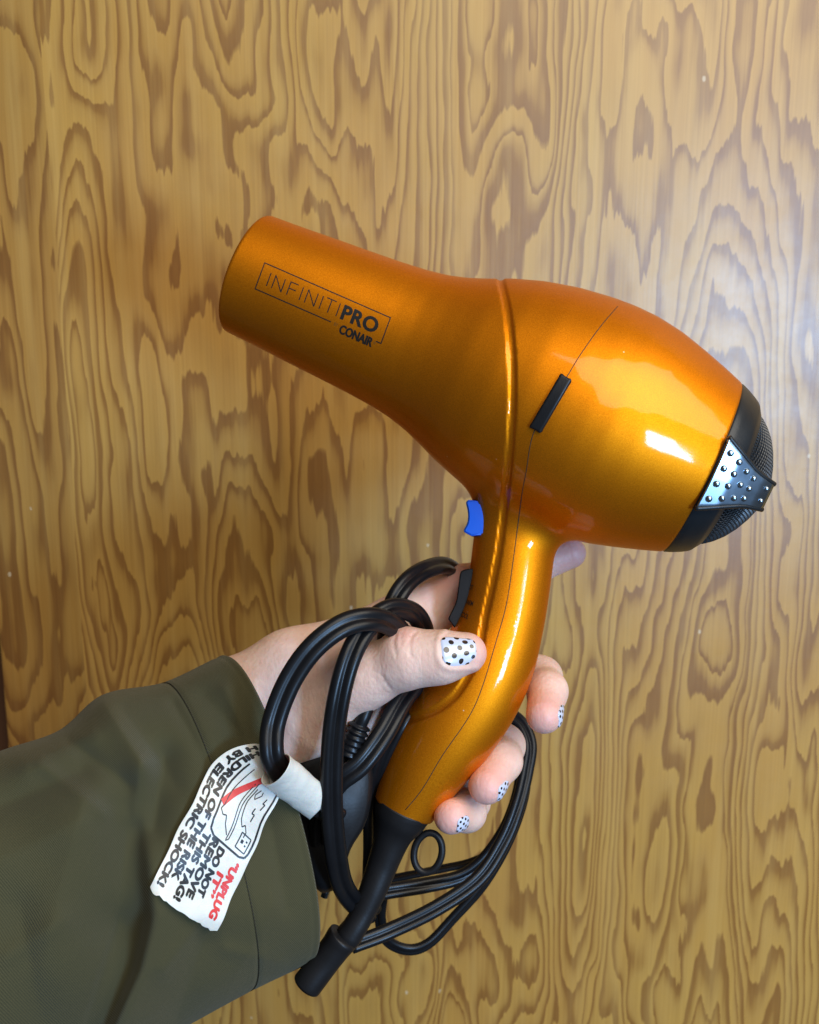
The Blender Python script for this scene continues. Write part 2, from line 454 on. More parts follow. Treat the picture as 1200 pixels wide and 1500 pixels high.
# the cut across the grip's end leans as in the photo
c0, _ = Lp(551, 1169); c1, _ = Lp(628, 1205); cv = (c1-c0)/np.linalg.norm(c1-c0); EN = np.array([cv[1], -cv[0]])
if EN @ EDIR < 0: EN = -EN
KY = 0.86
groove = None
def poly_dist(a, b, Q):
    best = np.full(np.shape(a), 1e9); rv = np.zeros(np.shape(a))
    for i in range(len(Q)-1):
        x0, z0 = Q[i][:2]; dx, dz = Q[i+1][0]-x0, Q[i+1][1]-z0
        h = np.clip(((a-x0)*dx+(b-z0)*dz)/(dx*dx+dz*dz+1e-18), 0, 1)
        d = (a-x0-h*dx)**2+(b-z0-h*dz)**2
        m = d < best
        best = np.where(m, d, best)
        if Q.shape[1] > 2: rv = np.where(m, Q[i][2]+h*(Q[i+1][2]-Q[i][2]), rv)
    return np.sqrt(best), rv
def pre(a, b):
    t = (a-A[0])*UL[0]+(b-A[1])*UL[1]; q = (a-A[0])*NL[0]+(b-A[1])*NL[1]
    d2, rh = poly_dist(a, b, HC)
    se = (a-E_[0])*EN[0]+(b-E_[1])*EN[1]
    g = poly_dist(a, b, groove)[0] if groove is not None else None
    return t, q, d2, rh, se, g
def core(pp, y):
    t, q, d2, rh, se, g = pp
    rho = np.sqrt(q*q+y*y+1e-12)
    rt = rb(t)
    db = (rho-rt)/np.sqrt(1+np.interp(t, TF, DRF)**2)
    dh = np.sqrt(d2*d2+(y/KY)**2+1e-12)-rh
    dh = smax(dh, se, 0.0012)
    d = smin(db, dh, 0.011)
    if g is not None: d = d+0.00075*np.exp(-(g/0.0014)**4)
    d = smax(d, t-T_REAR, 0.0012)
    d = smax(d, T_NOZ-t, 0.0015)
    inner = np.maximum(rho-(rt-0.0022), t-tpx(150))
    return smax(d, -inner, 0.0008)
def fd(p): return core(pre(p[:, 0], p[:, 2]), p[:, 1])
def hits(f, org, dirs, t0, n=60, relax=0.85):
    t = np.full(len(dirs), t0)
    for _ in range(n):
        t = t+f(org+dirs*t[:, None])*relax
    return org+dirs*t[:, None]
def hit_d(pxs):
    pxs = np.asarray(pxs, float)
    dirs = np.array([w2l(P(x, y, 0)) for x, y in pxs])-CAML
    dirs /= np.linalg.norm(dirs, axis=1)[:, None]
    p = hits(fd, CAML, dirs, 0.30)
    g = grad(fd, p); g /= np.linalg.norm(g, axis=1)[:, None]
    return p, g

gpx = catmull([(731, 404), (737, 425), (744, 460), (749, 510), (751, 560), (750, 610), (747, 660), (742, 715), (737, 760), (729, 815), (719, 865), (710, 905), (702, 950), (686, 990), (664, 1022), (636, 1042), (606, 1052), (586, 1052)], 5)
gp, _ = hit_d(gpx[3:-4])
groove = np.vstack([[*Lp(731, 396)[0]], [*Lp(733, 409)[0]], gp[:, [0, 2]], [*Lp(588, 1056)[0]]])

def build_housing():
    global SEAM3, seamN
    h = 0.00085
    pts = np.array([Lp(x, y)[0] for x, y in [(310, 300), (1110, 300), (310, 1220), (1110, 1220)]])
    lo = np.array([pts[:, 0].min(), -0.056, pts[:, 1].min()]); hi = np.array([pts[:, 0].max(), 0.056, pts[:, 1].max()])
    n = np.ceil((hi-lo)/h).astype(int)
    ax = [lo[i]+np.arange(n[i])*h for i in range(3)]
    a, b = np.meshgrid(ax[0], ax[2], indexing='ij')
    pp = pre(a, b); pp = tuple(x[:, None, :] for x in pp)
    F = core(pp, ax[1][None, :, None]).astype(np.float32)
    V, Q = surface_nets(F, lo, h)
    V, N = project(fd, V, 0.0, 3)
    # parting seam, a curve in the plane of symmetry carried straight through in depth
    spx = [(910, 443), (880, 478), (850, 520), (833, 548), (806, 592), (781, 636), (771, 690), (765, 722), (758, 775), (752, 820), (742, 885), (725, 946), (706, 1008), (687, 1050), (648, 1107), (618, 1157), (589, 1192)]
    dense = catmull(spx, 6)
    sp, sn = hit_d(dense[1:-1])
    SEAM3, seamN = sp, sn
    top, _ = Lp(925, 425); bot, _ = Lp(575, 1215)
    line = np.vstack([top+(top-Lp(910, 443)[0])*3, top, Lp(910, 443)[0], sp[:, [0, 2]], bot])
    d, _ = poly_dist(V[:, 0], V[:, 2], line)
    # side of the line
    sgn = np.empty(len(V))
    zz = np.interp(-V[:, 2], -line[:, 1], line[:, 0])
    side = V[:, 0]-zz
    fc = side[Q].mean(1)
    front = fc < 0
    shared = np.zeros(len(V), bool)
    mf = np.zeros(len(V), bool); mf[Q[front].ravel()] = True
    mr = np.zeros(len(V), bool); mr[Q[~front].ravel()] = True
    shared = mf & mr
    p = V[shared]
    for _ in range(4):
        p[:, 0] = np.interp(-p[:, 2], -line[:, 1], line[:, 0]); p, nn = project(fd, p, 0.0, 1)
    V[shared] = p; N[shared] = nn
    for nm, sel in (('front_housing', front), ('rear_housing', ~front)):
        q = Q[sel]; u, inv = np.unique(q, return_inverse=True)
        fast_mesh(nm, V[u], inv.reshape(q.shape), M['paint'], dryer, N[u])
    return line
seam_line = build_housing()

def tube(name, pts, rad, mat, parent, seg=10, closed=False, caps=True):
    pts = np.asarray(pts, float); n = len(pts)
    rad = np.broadcast_to(rad, (n,)) if np.ndim(rad) < 2 else rad
    T = np.gradient(pts, axis=0)
    if closed: T = np.roll(pts, -1, 0)-np.roll(pts, 1, 0)
    T /= np.linalg.norm(T, axis=1)[:, None]+1e-12
    ref = np.array([0, -1.0, 0])
    V = []
    for i in range(n):
        sdir = np.cross(T[i], ref)
        if np.linalg.norm(sdir) < 0.15: sdir = np.cross(T[i], [0, 0, 1.0])
        sdir /= np.linalg.norm(sdir); up = np.cross(sdir, T[i])
        for j in range(seg):
            a = 2*math.pi*j/seg
            V.append(pts[i]+rad[i]*(math.cos(a)*sdir+math.sin(a)*up))
    F = []
    for i in range(n if closed else n-1):
        i2 = (i+1) % n
        for j in range(seg):
            j2 = (j+1) % seg
            F.append((i*seg+j, i*seg+j2, i2*seg+j2, i2*seg+j))
    if caps and not closed:
        F.append(tuple(range(seg))[::-1]); F.append(tuple((n-1)*seg+j for j in range(seg)))
    return mesh_obj(name, V, F, mat, parent)

tube('seam', SEAM3-seamN*0.00010, 0.00022, M['seam'], dryer, seg=6)

# ---- lathe about the barrel axis, in dryer coordinates
ER = np.array([0, -1.0, 0])          # angle 0 faces the camera side
def axp(t, r, phi):
    c, s = math.cos(phi), math.sin(phi)
    return np.array([A[0]+UL[0]*t+NL[0]*r*s, -r*c, A[1]+UL[1]*t+NL[1]*r*s])
def lathe(name, prof, mat, parent, seg=96, closed_end=False, smooth=True):
    V = [axp(t, r, 2*math.pi*j/seg) for t, r in prof for j in range(seg)]
    F = []
    for i in range(len(prof)-1):
        for j in range(seg):
            j2 = (j+1) % seg
            F.append((i*seg+j, i*seg+j2, (i+1)*seg+j2, (i+1)*seg+j))
    if closed_end: F.append(tuple((len(prof)-1)*seg+j for j in range(seg)))
    return mesh_obj(name, V, F, mat, parent)
K = S*0.975
rR = float(rb(T_REAR))
def tr(dt, r): return (T_REAR+dt*K, r*K)
r0 = rR/K
ringp = [tr(-8, r0-14), tr(-3, r0-3.5), tr(-0.5, r0-1.0), tr(2, r0-0.6), tr(12, r0-4.6), tr(24, r0-10.6), tr(31.5, r0-15.2), tr(34, r0-17.5), tr(35.5, r0-20), tr(41.5, r0-29), tr(42, r0-31), tr(41, r0-32.5), tr(20, r0-34)]
ring_o = lathe('rear_ring', ringp, M['ring'], dryer)
domp = [(tr(38, r0-31)), tr(47, r0-35), tr(58, r0-44), tr(69, r0-56), tr(79, r0-71), tr(88, r0-89), tr(95, r0-108), tr(99, 10), tr(99.5, 1)]
dom_r = lambda r: np.interp(r, [p[1] for p in domp][::-1], [p[0] for p in domp][::-1])
lathe('filter_core', [(t-0.0022, r*0.985) for t, r in domp], M['void'], dryer, closed_end=True)
def grille():
    # staggered perforations: a hexagonal wire mesh wrapped over the dome
    bm = bmesh.new(); pit = 0.00165; rmax = (r0-31)*K
    # arc-length parametrisation of the dome
    rs = np.linspace(0, rmax, 200); ts = dom_r(rs)
    al = np.concatenate([[0], np.cumsum(np.hypot(np.diff(rs), np.diff(ts)))])
    amax = al[-1]
    nn = int(amax/pit)+2
    vs = {}
    def vert(x, z):
        key = (round(x, 6), round(z, 6))
        if key in vs: return vs[key]
        a = math.hypot(x, z); phi = math.atan2(z, x)
        r = float(np.interp(a, al, rs)); t = float(np.interp(r, rs, ts))
        v = bm.verts.new(axp(t, r, phi)); vs[key] = v; return v
    R_ = pit/math.sqrt(3)
    for i in range(-nn, nn+1):
        for j in range(-nn*2, nn*2+1):
            cx = pit*(i+0.5*(j % 2)); cz = pit*math.sqrt(3)/2*j
            if math.hypot(cx, cz) > amax: continue
            f = [vert(cx+R_*math.sin(k*math.pi/3), cz+R_*math.cos(k*math.pi/3)) for k in range(6)]
            try: bm.faces.new(f)
            except ValueError: pass
    bmesh.ops.recalc_face_normals(bm, faces=bm.faces[:])
    me = bpy.data.meshes.new('filter_mesh'); bm.to_mesh(me); bm.free(); me.materials.append(M['wire'])
    o = link(bpy.data.objects.new('filter_mesh', me), dryer)
    md = o.modifiers.new('wire', 'WIREFRAME'); md.thickness = 0.00062; md.use_even_offset = False
grille()

# ---- chrome tab with studs, lying over ring and filter
PH0 = math.radians(-8.5)
def tabpt(u, v, off=0.0):
    """u -1..1 across, v 0..1 from the housing to the tip"""
    t = np.interp(v, [0, 0.35, 0.7, 0.88, 1], [2.0, 27, 53, 72, 88])
    r = np.interp(v, [0, 0.35, 0.7, 0.88, 1], [r0+2.0, r0-6, r0-19, r0-30, r0-44])
    wpx = np.interp(v, [0, 0.8, 1], [50, 22, 18])
    t = t-1.5*(1-v)*(u*u)
    rr_ = math.hypot(r, wpx*u)
    ph = PH0+math.atan2(wpx*u, r)
    p = axp(T_REAR+t*K, (r-0.03*abs(wpx*u))*K*rr_/r*0.995+off, ph)
    return p
def tab():
    nu, nv = 16, 24; V = []; F = []
    def rimdrop(u, v):
        e = min(1-abs(u), v*2.2+0.02, (1-v)*2.2+0.02)
        return 0.0
    for lay, off in ((0, 0.0013), (1, -0.0012)):
        for i in range(nv+1):
            for j in range(nu+1):
                u = -1+2*j/nu; v = i/nv
                V.append(tabpt(u, v, off))
    n1 = (nu+1)*(nv+1)
    for i in range(nv):
        for j in range(nu):
            a = i*(nu+1)+j
            F.append((a, a+1, a+nu+2, a+nu+1)); F.append((n1+a, n1+a+nu+1, n1+a+nu+2, n1+a+1))
    per = [j for j in range(nu+1)]+[i*(nu+1)+nu for i in range(1, nv+1)]+[nv*(nu+1)+j for j in range(nu-1, -1, -1)]+[i*(nu+1) for i in range(nv-1, 0, -1)]
    for a, b in zip(per, per[1:]+per[:1]): F.append((b, a, n1+a, n1+b))
    o = mesh_obj('chrome_tab', V, F, M['chrome'], dryer)
    md = o.modifiers.new('bevel', 'BEVEL'); md.width = 0.0005; md.segments = 3; md.limit_method = 'ANGLE'; md.angle_limit = math.radians(50)
    # black rim round the tab
    rim = [tabpt(u, v, 0.0002) for u, v in [(-1.06, k/20) for k in range(0, 21)]]
    tube('tab_rim', rim, 0.0010, M['ring'], o, seg=8)
    rim = [tabpt(u, v, 0.0002) for u, v in [(1.06, k/20) for k in range(0, 21)]]
    tube('tab_rim', rim, 0.0010, M['ring'], o, seg=8)
    # studs
    sm = None
    rows = [(0.13, (-0.72, -0.24, 0.24, 0.72)), (0.35, (-0.68, -0.2, 0.25, 0.70)), (0.55, (-0.62, 0, 0.62)), (0.72, (-0.58, 0.0, 0.58)), (0.93, (-0.45, 0.45))]
    for v, us in rows:
        for u in us:
            c = tabpt(u, v, 0.00135); nrm = tabpt(u, v, 0.003)-c; nrm /= np.linalg.norm(nrm)
            if sm is None:
                bm = bmesh.new(); bmesh.ops.create_uvsphere(bm, u_segments=14, v_segments=9, radius=0.0014)
                for vv in bm.verts: vv.co.z *= 0.75
                sm = bpy.data.meshes.new('stud'); bm.to_mesh(sm); bm.free(); sm.materials.append(M['chrome'])
                sm.polygons.foreach_set('use_smooth', [True]*len(sm.polygons))
            s_ = link(bpy.data.objects.new('stud', sm), o)
            s_.location = c; s_.rotation_euler = Vector(nrm).to_track_quat('Z', 'Y').to_euler()
            k_ = 1.0-0.25*v; s_.scale = (k_, k_, k_)
tab()
# nozzle inner grille
lathe('nozzle_grille', [(tpx(110), 0.0005), (tpx(110), float(rb(tpx(110)))-0.0018), (tpx(116), float(rb(tpx(116)))-0.0018), (tpx(116), 0.0005)], M['void'], dryer, seg=48)

# ---- pads lying on the shell
def pad(name, cpx, ax_px, half_l, half_w, rise, mat, corner=0.35, nl=28, nw=10):
    """rounded bar wrapped on the housing: centre, direction, half sizes in photo px"""
    a = np.array(ax_px, float); a /= np.linalg.norm(a); b = np.array([-a[1], a[0]])
    pts = []; prm = []
    for i in range(nl+1):
        for j in range(nw+1):
            u = -1+2*i/nl; v = -1+2*j/nw
            # gather samples near the rim so that it rounds off
            u = math.copysign(abs(u)**0.7, u); v = math.copysign(abs(v)**0.7, v)
            x, y = u*half_l, v*half_w
            cr = corner*half_w
            ex, ey = abs(x)-(half_l-cr), abs(y)-(half_w-cr)
            if ex > 0 and ey > 0:
                m_ = math.hypot(ex, ey); k_ = max(ex, ey)/m_
                x = math.copysign(half_l-cr+ex*k_, x); y = math.copysign(half_w-cr+ey*k_, y)
            edge = min(half_l-abs(x), half_w-abs(y))
            e = min(1.0, max(0.0, edge/(0.28*half_w)))
            pts.append(np.array(cpx)+a*x+b*y); prm.append(-0.0006+(rise+0.0006)*math.sqrt(1-(1-e)**2))
    p, n = hit_d(pts)
    V = p+n*np.array(prm)[:, None]
    F = [(i*(nw+1)+j, i*(nw+1)+j+1, (i+1)*(nw+1)+j+1, (i+1)*(nw+1)+j) for i in range(nl) for j in range(nw)]
    return mesh_obj(name, V, F, mat, dryer)
pad('housing_clip', (807, 591), (-52, 88), 46, 10.5, 0.0014, M['black'], corner=0.6)

def slab(name, poly_px, y0, y1, mat, bev=0.0008, seg=3):
    """closed outline in the plane of symmetry carried in depth, edges rounded"""
    bm = bmesh.new()
    q = [Lp(x, y)[0] for x, y in poly_px]
    lo = [bm.verts.new((a, y0, b)) for a, b in q]; hi = [bm.verts.new((a, y1, b)) for a, b in q]
    n = len(q)
    bm.faces.new(lo); bm.faces.new(hi[::-1])
    for i in range(n): bm.faces.new((lo[i], lo[(i+1) % n], hi[(i+1) % n], hi[i]))
    bmesh.ops.recalc_face_normals(bm, faces=bm.faces[:])
    ed = [e for e in bm.edges if abs(e.verts[0].co.y-e.verts[1].co.y) < 1e-6]
    bmesh.ops.bevel(bm, geom=ed, offset=bev, segments=seg, affect='EDGES', clamp_overlap=True)
    me = bpy.data.meshes.new(name); bm.to_mesh(me); bm.free(); me.materials.append(mat)
    me.polygons.foreach_set('use_smooth', [True]*len(me.polygons))
    o = link(bpy.data.objects.new(name, me), dryer)
    md = o.modifiers.new('wn', 'WEIGHTED_NORMAL')
    return o
bout = catmull([(688, 734), (684.5, 738), (686.5, 748), (687.5, 758), (686, 768), (681.5, 777), (683, 781), (692, 786)], 4)
slab('cool_button', [tuple(p) for p in bout]+[(712, 784), (712, 742), (699, 735)], -0.0092, 0.0092, M['blue'], 0.0014, 4)
swo = catmull([(687, 833), (678, 836), (675, 842), (672.5, 862), (669, 882), (659, 903), (660, 908), (667, 918)], 4)
slab('heat_switch', [tuple(p) for p in swo]+[(700, 915), (712, 860), (708, 833)], -0.0062, 0.0062, M['black'], 0.0010, 3)

# ------------------------------------------------------------------ lettering
def text_mesh(txt, bold=0.0, space=1.0, cuts=1, align='LEFT'):
    cu = bpy.data.curves.new('t', 'FONT'); cu.body = txt; cu.size = 1.0; cu.offset = bold; cu.space_character = space
    cu.resolution_u = 4; cu.align_x = align
    o = bpy.data.objects.new('t', cu); col.objects.link(o)
    bpy.context.view_layer.update()
    dg = bpy.context.evaluated_depsgraph_get()
    me = bpy.data.meshes.new_from_object(o.evaluated_get(dg))
    bpy.data.objects.remove(o); bpy.data.curves.remove(cu)
    bm = bmesh.new(); bm.from_mesh(me); bpy.data.meshes.remove(me)
    bmesh.ops.remove_doubles(bm, verts=bm.verts[:], dist=1e-4)
    bmesh.ops.triangulate(bm, faces=bm.faces[:])
    if cuts: bmesh.ops.subdivide_edges(bm, edges=[e for e in bm.edges if e.calc_length() > 0.15], cuts=cuts, use_grid_fill=True)
    bmesh.ops.triangulate(bm, faces=bm.faces[:])
    bm.verts.ensure_lookup_table(); bm.verts.index_update()
    V = np.array([v.co[:2] for v in bm.verts]); F = [[v.index for v in f.verts] for f in bm.faces]
    bm.free()
    return V, F
def heavy(V, F, dx, dy):
    '''heavier strokes: the glyphs overlaid with small shifts'''
    return join([(V+np.array([a*dx, b*dy]), F) for a, b in ((0, 0), (-1, 0), (1, 0), (0, -1), (0, 1), (-.7, -.7), (.7, .7))])
def fit(V, w_, h_):
    lo, hi = V.min(0), V.max(0)
    return (V-lo)/(hi-lo)*np.array([w_, h_])
def stroke(pts, wid, n=8):
    """flat ribbon along a polyline: verts 2D, quads"""
    pts = np.asarray(pts, float); P_ = [pts[0]]
    for a, b in zip(pts[:-1], pts[1:]):
        for k in range(1, n+1): P_.append(a+(b-a)*k/n)
    P_ = np.array(P_); T = np.gradient(P_, axis=0); T /= np.linalg.norm(T, axis=1)[:, None]+1e-12
    nn = np.stack([-T[:, 1], T[:, 0]], 1)*wid/2
    V = np.vstack([P_+nn, P_-nn]); m = len(P_)
    return V, [(i, i+1, m+i+1, m+i) for i in range(m-1)]
def join(parts):
    V = []; F = []; o = 0
    for v, f in parts:
        V.append(v); F += [tuple(i+o for i in q) for q in f]; o += len(v)
    return np.vstack(V), F
# logo frame: text axes in the photo
LO = np.array([374., 423.]); LX = np.array([174., 76.]); LXn = LX/np.linalg.norm(LX)
TLc = np.array([388., 385.]); LY = (TLc-LO)          # up direction of the lettering, px
def logo_px(V): return LO+np.outer(V[:, 0], LXn)+np.outer(V[:, 1], LY/np.linalg.norm(LY))
LH = np.linalg.norm(LY)
def drape(name, VF, mat, parent=dryer, off=0.00007):
    V, F = VF; p, n = hit_d(logo_px(V))
    return mesh_obj(name, p+n*(off+1e-8*np.arange(len(p)))[:, None], F, mat, parent, smooth=False)
frame_w = 201.0
parts = [stroke([(0, 0), (0, LH), (frame_w, LH), (frame_w, 0.5), (frame_w-8, 0.5)], 1.5, 14), stroke([(0, 0), (120, 0)], 1.5, 14)]
# separate the corners into straight runs so that the ribbon keeps its width
def runs(pl, w_, n=14): return [stroke([a, b], w_, n) for a, b in zip(pl[:-1], pl[1:])]
parts = runs([(0, -0.7), (0, LH+0.7)], 1.5)+runs([(0, LH), (frame_w, LH)], 1.5, 30)+runs([(frame_w, LH+0.7), (frame_w, -0.3)], 1.5)+runs([(frame_w+0.7, 0.4), (frame_w-8, 0.4)], 1.5)+runs([(0, 0), (121, 0)], 1.5, 24)
drape('logo_frame', join(parts), M['ink'])
def thin_letters():
    out = []; h_ = 20.0; y0 = 10.5; w_ = 1.45
    def L(*seg): out.extend(stroke([(a, y0+b*h_), (c, y0+d*h_)], w_, 5) for a, b, c, d in seg)
    x = 14
    L((x, 0, x, 1))                                                  # I
    L((x+8, 0, x+8, 1), (x+8, 1, x+23, 0), (x+23, 0, x+23, 1))        # N
    L((x+32, 0, x+32, 1), (x+32, 1, x+44, 1), (x+32, .52, x+43, .52)) # F
    L((x+52, 0, x+52, 1))                                            # I
    L((x+60.5, 0, x+60.5, 1), (x+60.5, 1, x+75.5, 0), (x+75.5, 0, x+75.5, 1))
    L((x+84, 0, x+84, 1))
    L((x+90, 1, x+105, 1), (x+97.5, 0, x+97.5, 1))                   # T
    L((x+111, 0, x+111, 1))
    return join(out)
drape('logo_lettering', thin_letters(), M['ink'])
V, F = text_mesh('PRO', 0.02, 1.05, 2); V = fit(V, 56, 22)+np.array([132, 9.6]); drape('logo_lettering', heavy(V, F, 0.6, 0.4), M['ink'])
V, F = text_mesh('CONAIR', 0.02, 0.98, 2); V = fit(V, 52, 13.5)+np.array([137, -10.5]); drape('logo_lettering', heavy(V, F, 0.5, 0.25), M['ink'])
V, F = text_mesh('BY', 0.0, 1.0, 0); V = fit(V, 6, 5)+np.array([126.5, -3.0]); drape('logo_lettering', (V, F), M['inkgrey'])
V, F = text_mesh('®', 0.0, 1.0, 0); V = fit(V, 4, 4)+np.array([190, -4.5]); drape('logo_lettering', (V, F), M['inkgrey'])

def decal(name, txt, anchor, right, w_px, h_px, bold=0.01):
    V, F = text_mesh(txt, bold, 1.0, 1); V = fit(V, w_px*K, h_px*K)
    p, n = hit_d([anchor, (anchor[0]+right[0], anchor[1]+right[1])])
    n0 = n[0]; x = p[1]-p[0]; x -= n0*(x @ n0); x /= np.linalg.norm(x); y = np.cross(n0, x)
    if y[2] < 0: y = -y
    W_ = V[:, 1].mean()*0
    # right end of the word sits at the anchor, the word runs round the grip's edge
    q = p[0]+np.outer(V[:, 0]-w_px*K, x)+np.outer(V[:, 1], y)
    q, nn = project(fd, q, 0.00007, 4)
    mesh_obj(name, q, F, M['ink'], dryer, smooth=False)
decal('switch_lettering', 'HOT', (692.5, 864.5), (4, 1.0), 15, 7.5)
decal('switch_lettering', 'WARM', (692, 888), (4, 1.3), 22, 7.5)
decal('switch_lettering', 'COOL', (685, 907.5), (4, 1.8), 20, 7.5)

# ------------------------------------------------------------------ strain relief, hang ring, cord
def L3s(lst): return np.array([L3(x, y, z*0.001) for x, y, z in lst])
sr = [(592, 1183, 0, 43.5), (588, 1192, 0, 42), (584, 1203, 0, 38.5), (577, 1220, 0, 30), (570, 1240, 0, 25.5), (560, 1268, 0, 23), (548, 1300, -1, 21), (534, 1333, -2, 18.5), (521, 1356, -3, 18.5), (513, 1368, -3, 20), (508, 1376, -3, 19)]
cl = catmull(sr, 5)
tube('strain_relief', L3s(cl[:, :3]), cl[:, 3]*K, M['rubber'], dryer, seg=28)
cs = catmull([(505, 1370, -4, 17), (503.5, 1372, -4, 23.5), (500, 1376, -4, 24.5), (492, 1387, -4, 23), (475, 1409, -4, 22.5), (455, 1436, -5, 22.5), (450, 1442.5, -5, 22.5), (448.5, 1444.5, -5, 21)], 4)
tube('cord_sleeve', L3s(cs[:, :3]), cs[:, 3]*K, M['rubber'], dryer, seg=28)
rg = [(627+20.5*math.cos(a)+3*math.sin(a), 1249-29*math.sin(a), 2) for a in np.linspace(0, 2*math.pi, 48, endpoint=False)]
tube('hang_ring', L3s(rg), 5.4*K, M['rubber'], dryer, seg=12, closed=True)

inv = lambda pts: np.array([w2l(PM(*p)) for p in pts])
def cord(name, pts, half=8.0, twist=None, fat=1.0, n=10):
    """two-core flat flex: two round lobes with a valley, swept along a path of (px, py, depth in mm)"""
    Q = catmull(pts, n); W = inv(Q); m = len(W)
    T = np.gradient(W, axis=0); T /= np.linalg.norm(T, axis=1)[:, None]
    tw = np.zeros(m) if twist is None else np.interp(np.linspace(0, 1, m), np.linspace(0, 1, len(twist)), np.radians(twist))
    prof = []
    for k in range(14):                       # right lobe then left lobe
        a = -math.pi*0.78+2*math.pi*0.78*k/13; prof.append((0.86+math.cos(a), math.sin(a)))
    for k in range(14):
        a = math.pi-math.pi*0.78+2*math.pi*0.78*k/13; prof.append((-0.86+math.cos(a), math.sin(a)))
    prof = np.array(prof); ns = len(prof)
    V = []; r = half*S
    for i in range(m):
        view = CAML-W[i]; view /= np.linalg.norm(view)
        s_ = np.cross(T[i], view); s_ /= np.linalg.norm(s_)+1e-12; up = np.cross(s_, T[i])
        c_, d_ = math.cos(tw[i]), math.sin(tw[i])
        a_, b_ = s_*c_+up*d_, up*c_-s_*d_
        V.append(W[i]+r*(prof[:, :1]*a_+prof[:, 1:]*b_*fat))
    V = np.vstack(V)
    F = [(i*ns+j, i*ns+(j+1) % ns, (i+1)*ns+(j+1) % ns, (i+1)*ns+j) for i in range(m-1) for j in range(ns)]
    F.append(tuple(range(ns))[::-1]); F.append(tuple((m-1)*ns+j for j in range(ns)))
    return mesh_obj(name, V, F, M['cord'], dryer)
# loop with the warning tag, then loops over the hand
cord('power_cord', [(496, 1200, -22), (474, 1184, -27), (456, 1170, -32), (438, 1155, -37.5), (420, 1140, -43), (405, 1122, -48), (398, 1098, -50), (402, 1055, -48), (425, 997, -47), (460, 948, -46), (505, 915, -43), (548, 907, -37), (580, 920, -27), (595, 945, -12), (598, 985, 0)], 8.6, [0, 0, 0, 0, 5, 10, 15, 30])
cord('power_cord', [(548, 1338, 10), (522, 1325, -2), (502, 1296, -16), (492, 1250, -26), (486, 1180, -32), (487, 1100, -36), (495, 1030, -39), (512, 965, -38), (538, 918, -33), (572, 893, -27), (604, 897, -18), (620, 920, -8), (624, 955, 4)], 8.4, [10, 0, -12, -8, 10, 30, 30])
cord('power_cord', [(566, 940, -4), (572, 900, -13), (583, 872, -13), (601, 849, -8), (627, 833, 2), (655, 829, 16), (685, 850, 40)], 7.8, [20, 10, 0, 30, 60])
cord('power_cord', [(625, 985, -3), (592, 1022, -12), (562, 1075, -20), (528, 1120, -24), (492, 1150, -24), (470, 1200, -18), (470, 1260, -5)], 8.4, [10, 0, 0, 0])
cord('power_cord', [(655, 985, 4), (615, 1020, -2), (585, 1060, -8), (556, 1120, -6), (545, 1170, 2), (543, 1225, 8), (542, 1262, 12), (540, 1320, 16)], 7.6, [10, 10, 35, 60, 60])
# loops hanging behind the fingers
cord('power_cord', [(700, 1040, 44), (752, 1050, 44), (775, 1085, 40), (771, 1130, 36), (757, 1185, 31), (735, 1237, 27), (700, 1288, 22), (640, 1330, 17), (570, 1364, 12), (515, 1385, 6)], 6.6, [30, 20, 30, 10, 0, 0])
cord('power_cord', [(700, 1050, 52), (752, 1070, 52), (764, 1130, 50), (748, 1195, 47), (716, 1250, 43), (678, 1283, 40), (622, 1297, 36), (560, 1307, 30), (510, 1320, 22)], 6.6, [40, 50, 60, 40, 0, 0])
cord('power_cord', [(690, 1060, 60), (750, 1085, 60), (770, 1140, 58), (752, 1215, 58), (712, 1290, 57), (664, 1345, 55), (628, 1382, 52), (597, 1391, 50), (567, 1377, 47), (557, 1345, 44), (560, 1310, 40)], 6.0, [50, 50, 60, 60, 50, 40])
cord('power_cord', [(560, 1290, 74), (640, 1274, 74), (692, 1262, 74), (728, 1240, 73), (752, 1195, 72), (760, 1140, 70), (740, 1090, 66)], 4.6, [50, 60])
# plug with ribbed collar, lying in the palm
def rib_tube():
    pts = catmull([(572, 985, -6), (556, 1003, -14), (544, 1022, -18), (534, 1048, -20), (526, 1066, -20), (510, 1106, -20)], 16)
    W = inv(pts); n = len(W); r = np.full(n, 9.5)
    for i, p in enumerate(pts):
        if p[1] > 1062:
            k = (p[1]-1062)/44; r[i] = 14+2.6*k+2.3*math.sin((p[1]-1062)/44*5.5*2*math.pi)
    tube('plug_cable', W, r*S, M['cord'], dryer, seg=20)
rib_tube()
def plug():
    poly = [(434, 1112), (468, 1098), (505, 1092), (532, 1104), (546, 1124), (544, 1172), (534, 1210), (514, 1244), (498, 1292), (484, 1306), (464, 1302), (444, 1250), (432, 1180)]
    bm = bmesh.new()
    q = catmull(poly+[poly[0]], 4)[:-1]
    lay = []
    for y, sc_ in ((-13, 0.86), (-11, 0.95), (-7.5, 1.0), (4, 1.0), (10, 0.96), (12, 0.88)):
        c = q.mean(0); lay.append([bm.verts.new(w2l(PM(*(c+(p-c)*sc_), y))) for p in q])
    n = len(q)
    for a, b in zip(lay[:-1], lay[1:]):
        for i in range(n): bm.faces.new((a[i], a[(i+1) % n], b[(i+1) % n], b[i]))
    bm.faces.new(lay[0][::-1]); bm.faces.new(lay[-1])
    bmesh.ops.recalc_face_normals(bm, faces=bm.faces[:])
    me = bpy.data.meshes.new('plug'); bm.to_mesh(me); bm.free(); me.materials.append(M['rubber'])
    me.polygons.foreach_set('use_smooth', [True]*len(me.polygons))
    o = link(bpy.data.objects.new('plug', me), dryer)
    tube('prong', inv([(482, 1292, 2), (475, 1314, 2)]), 0.0016, M['chrome'], o, seg=10)
plug()

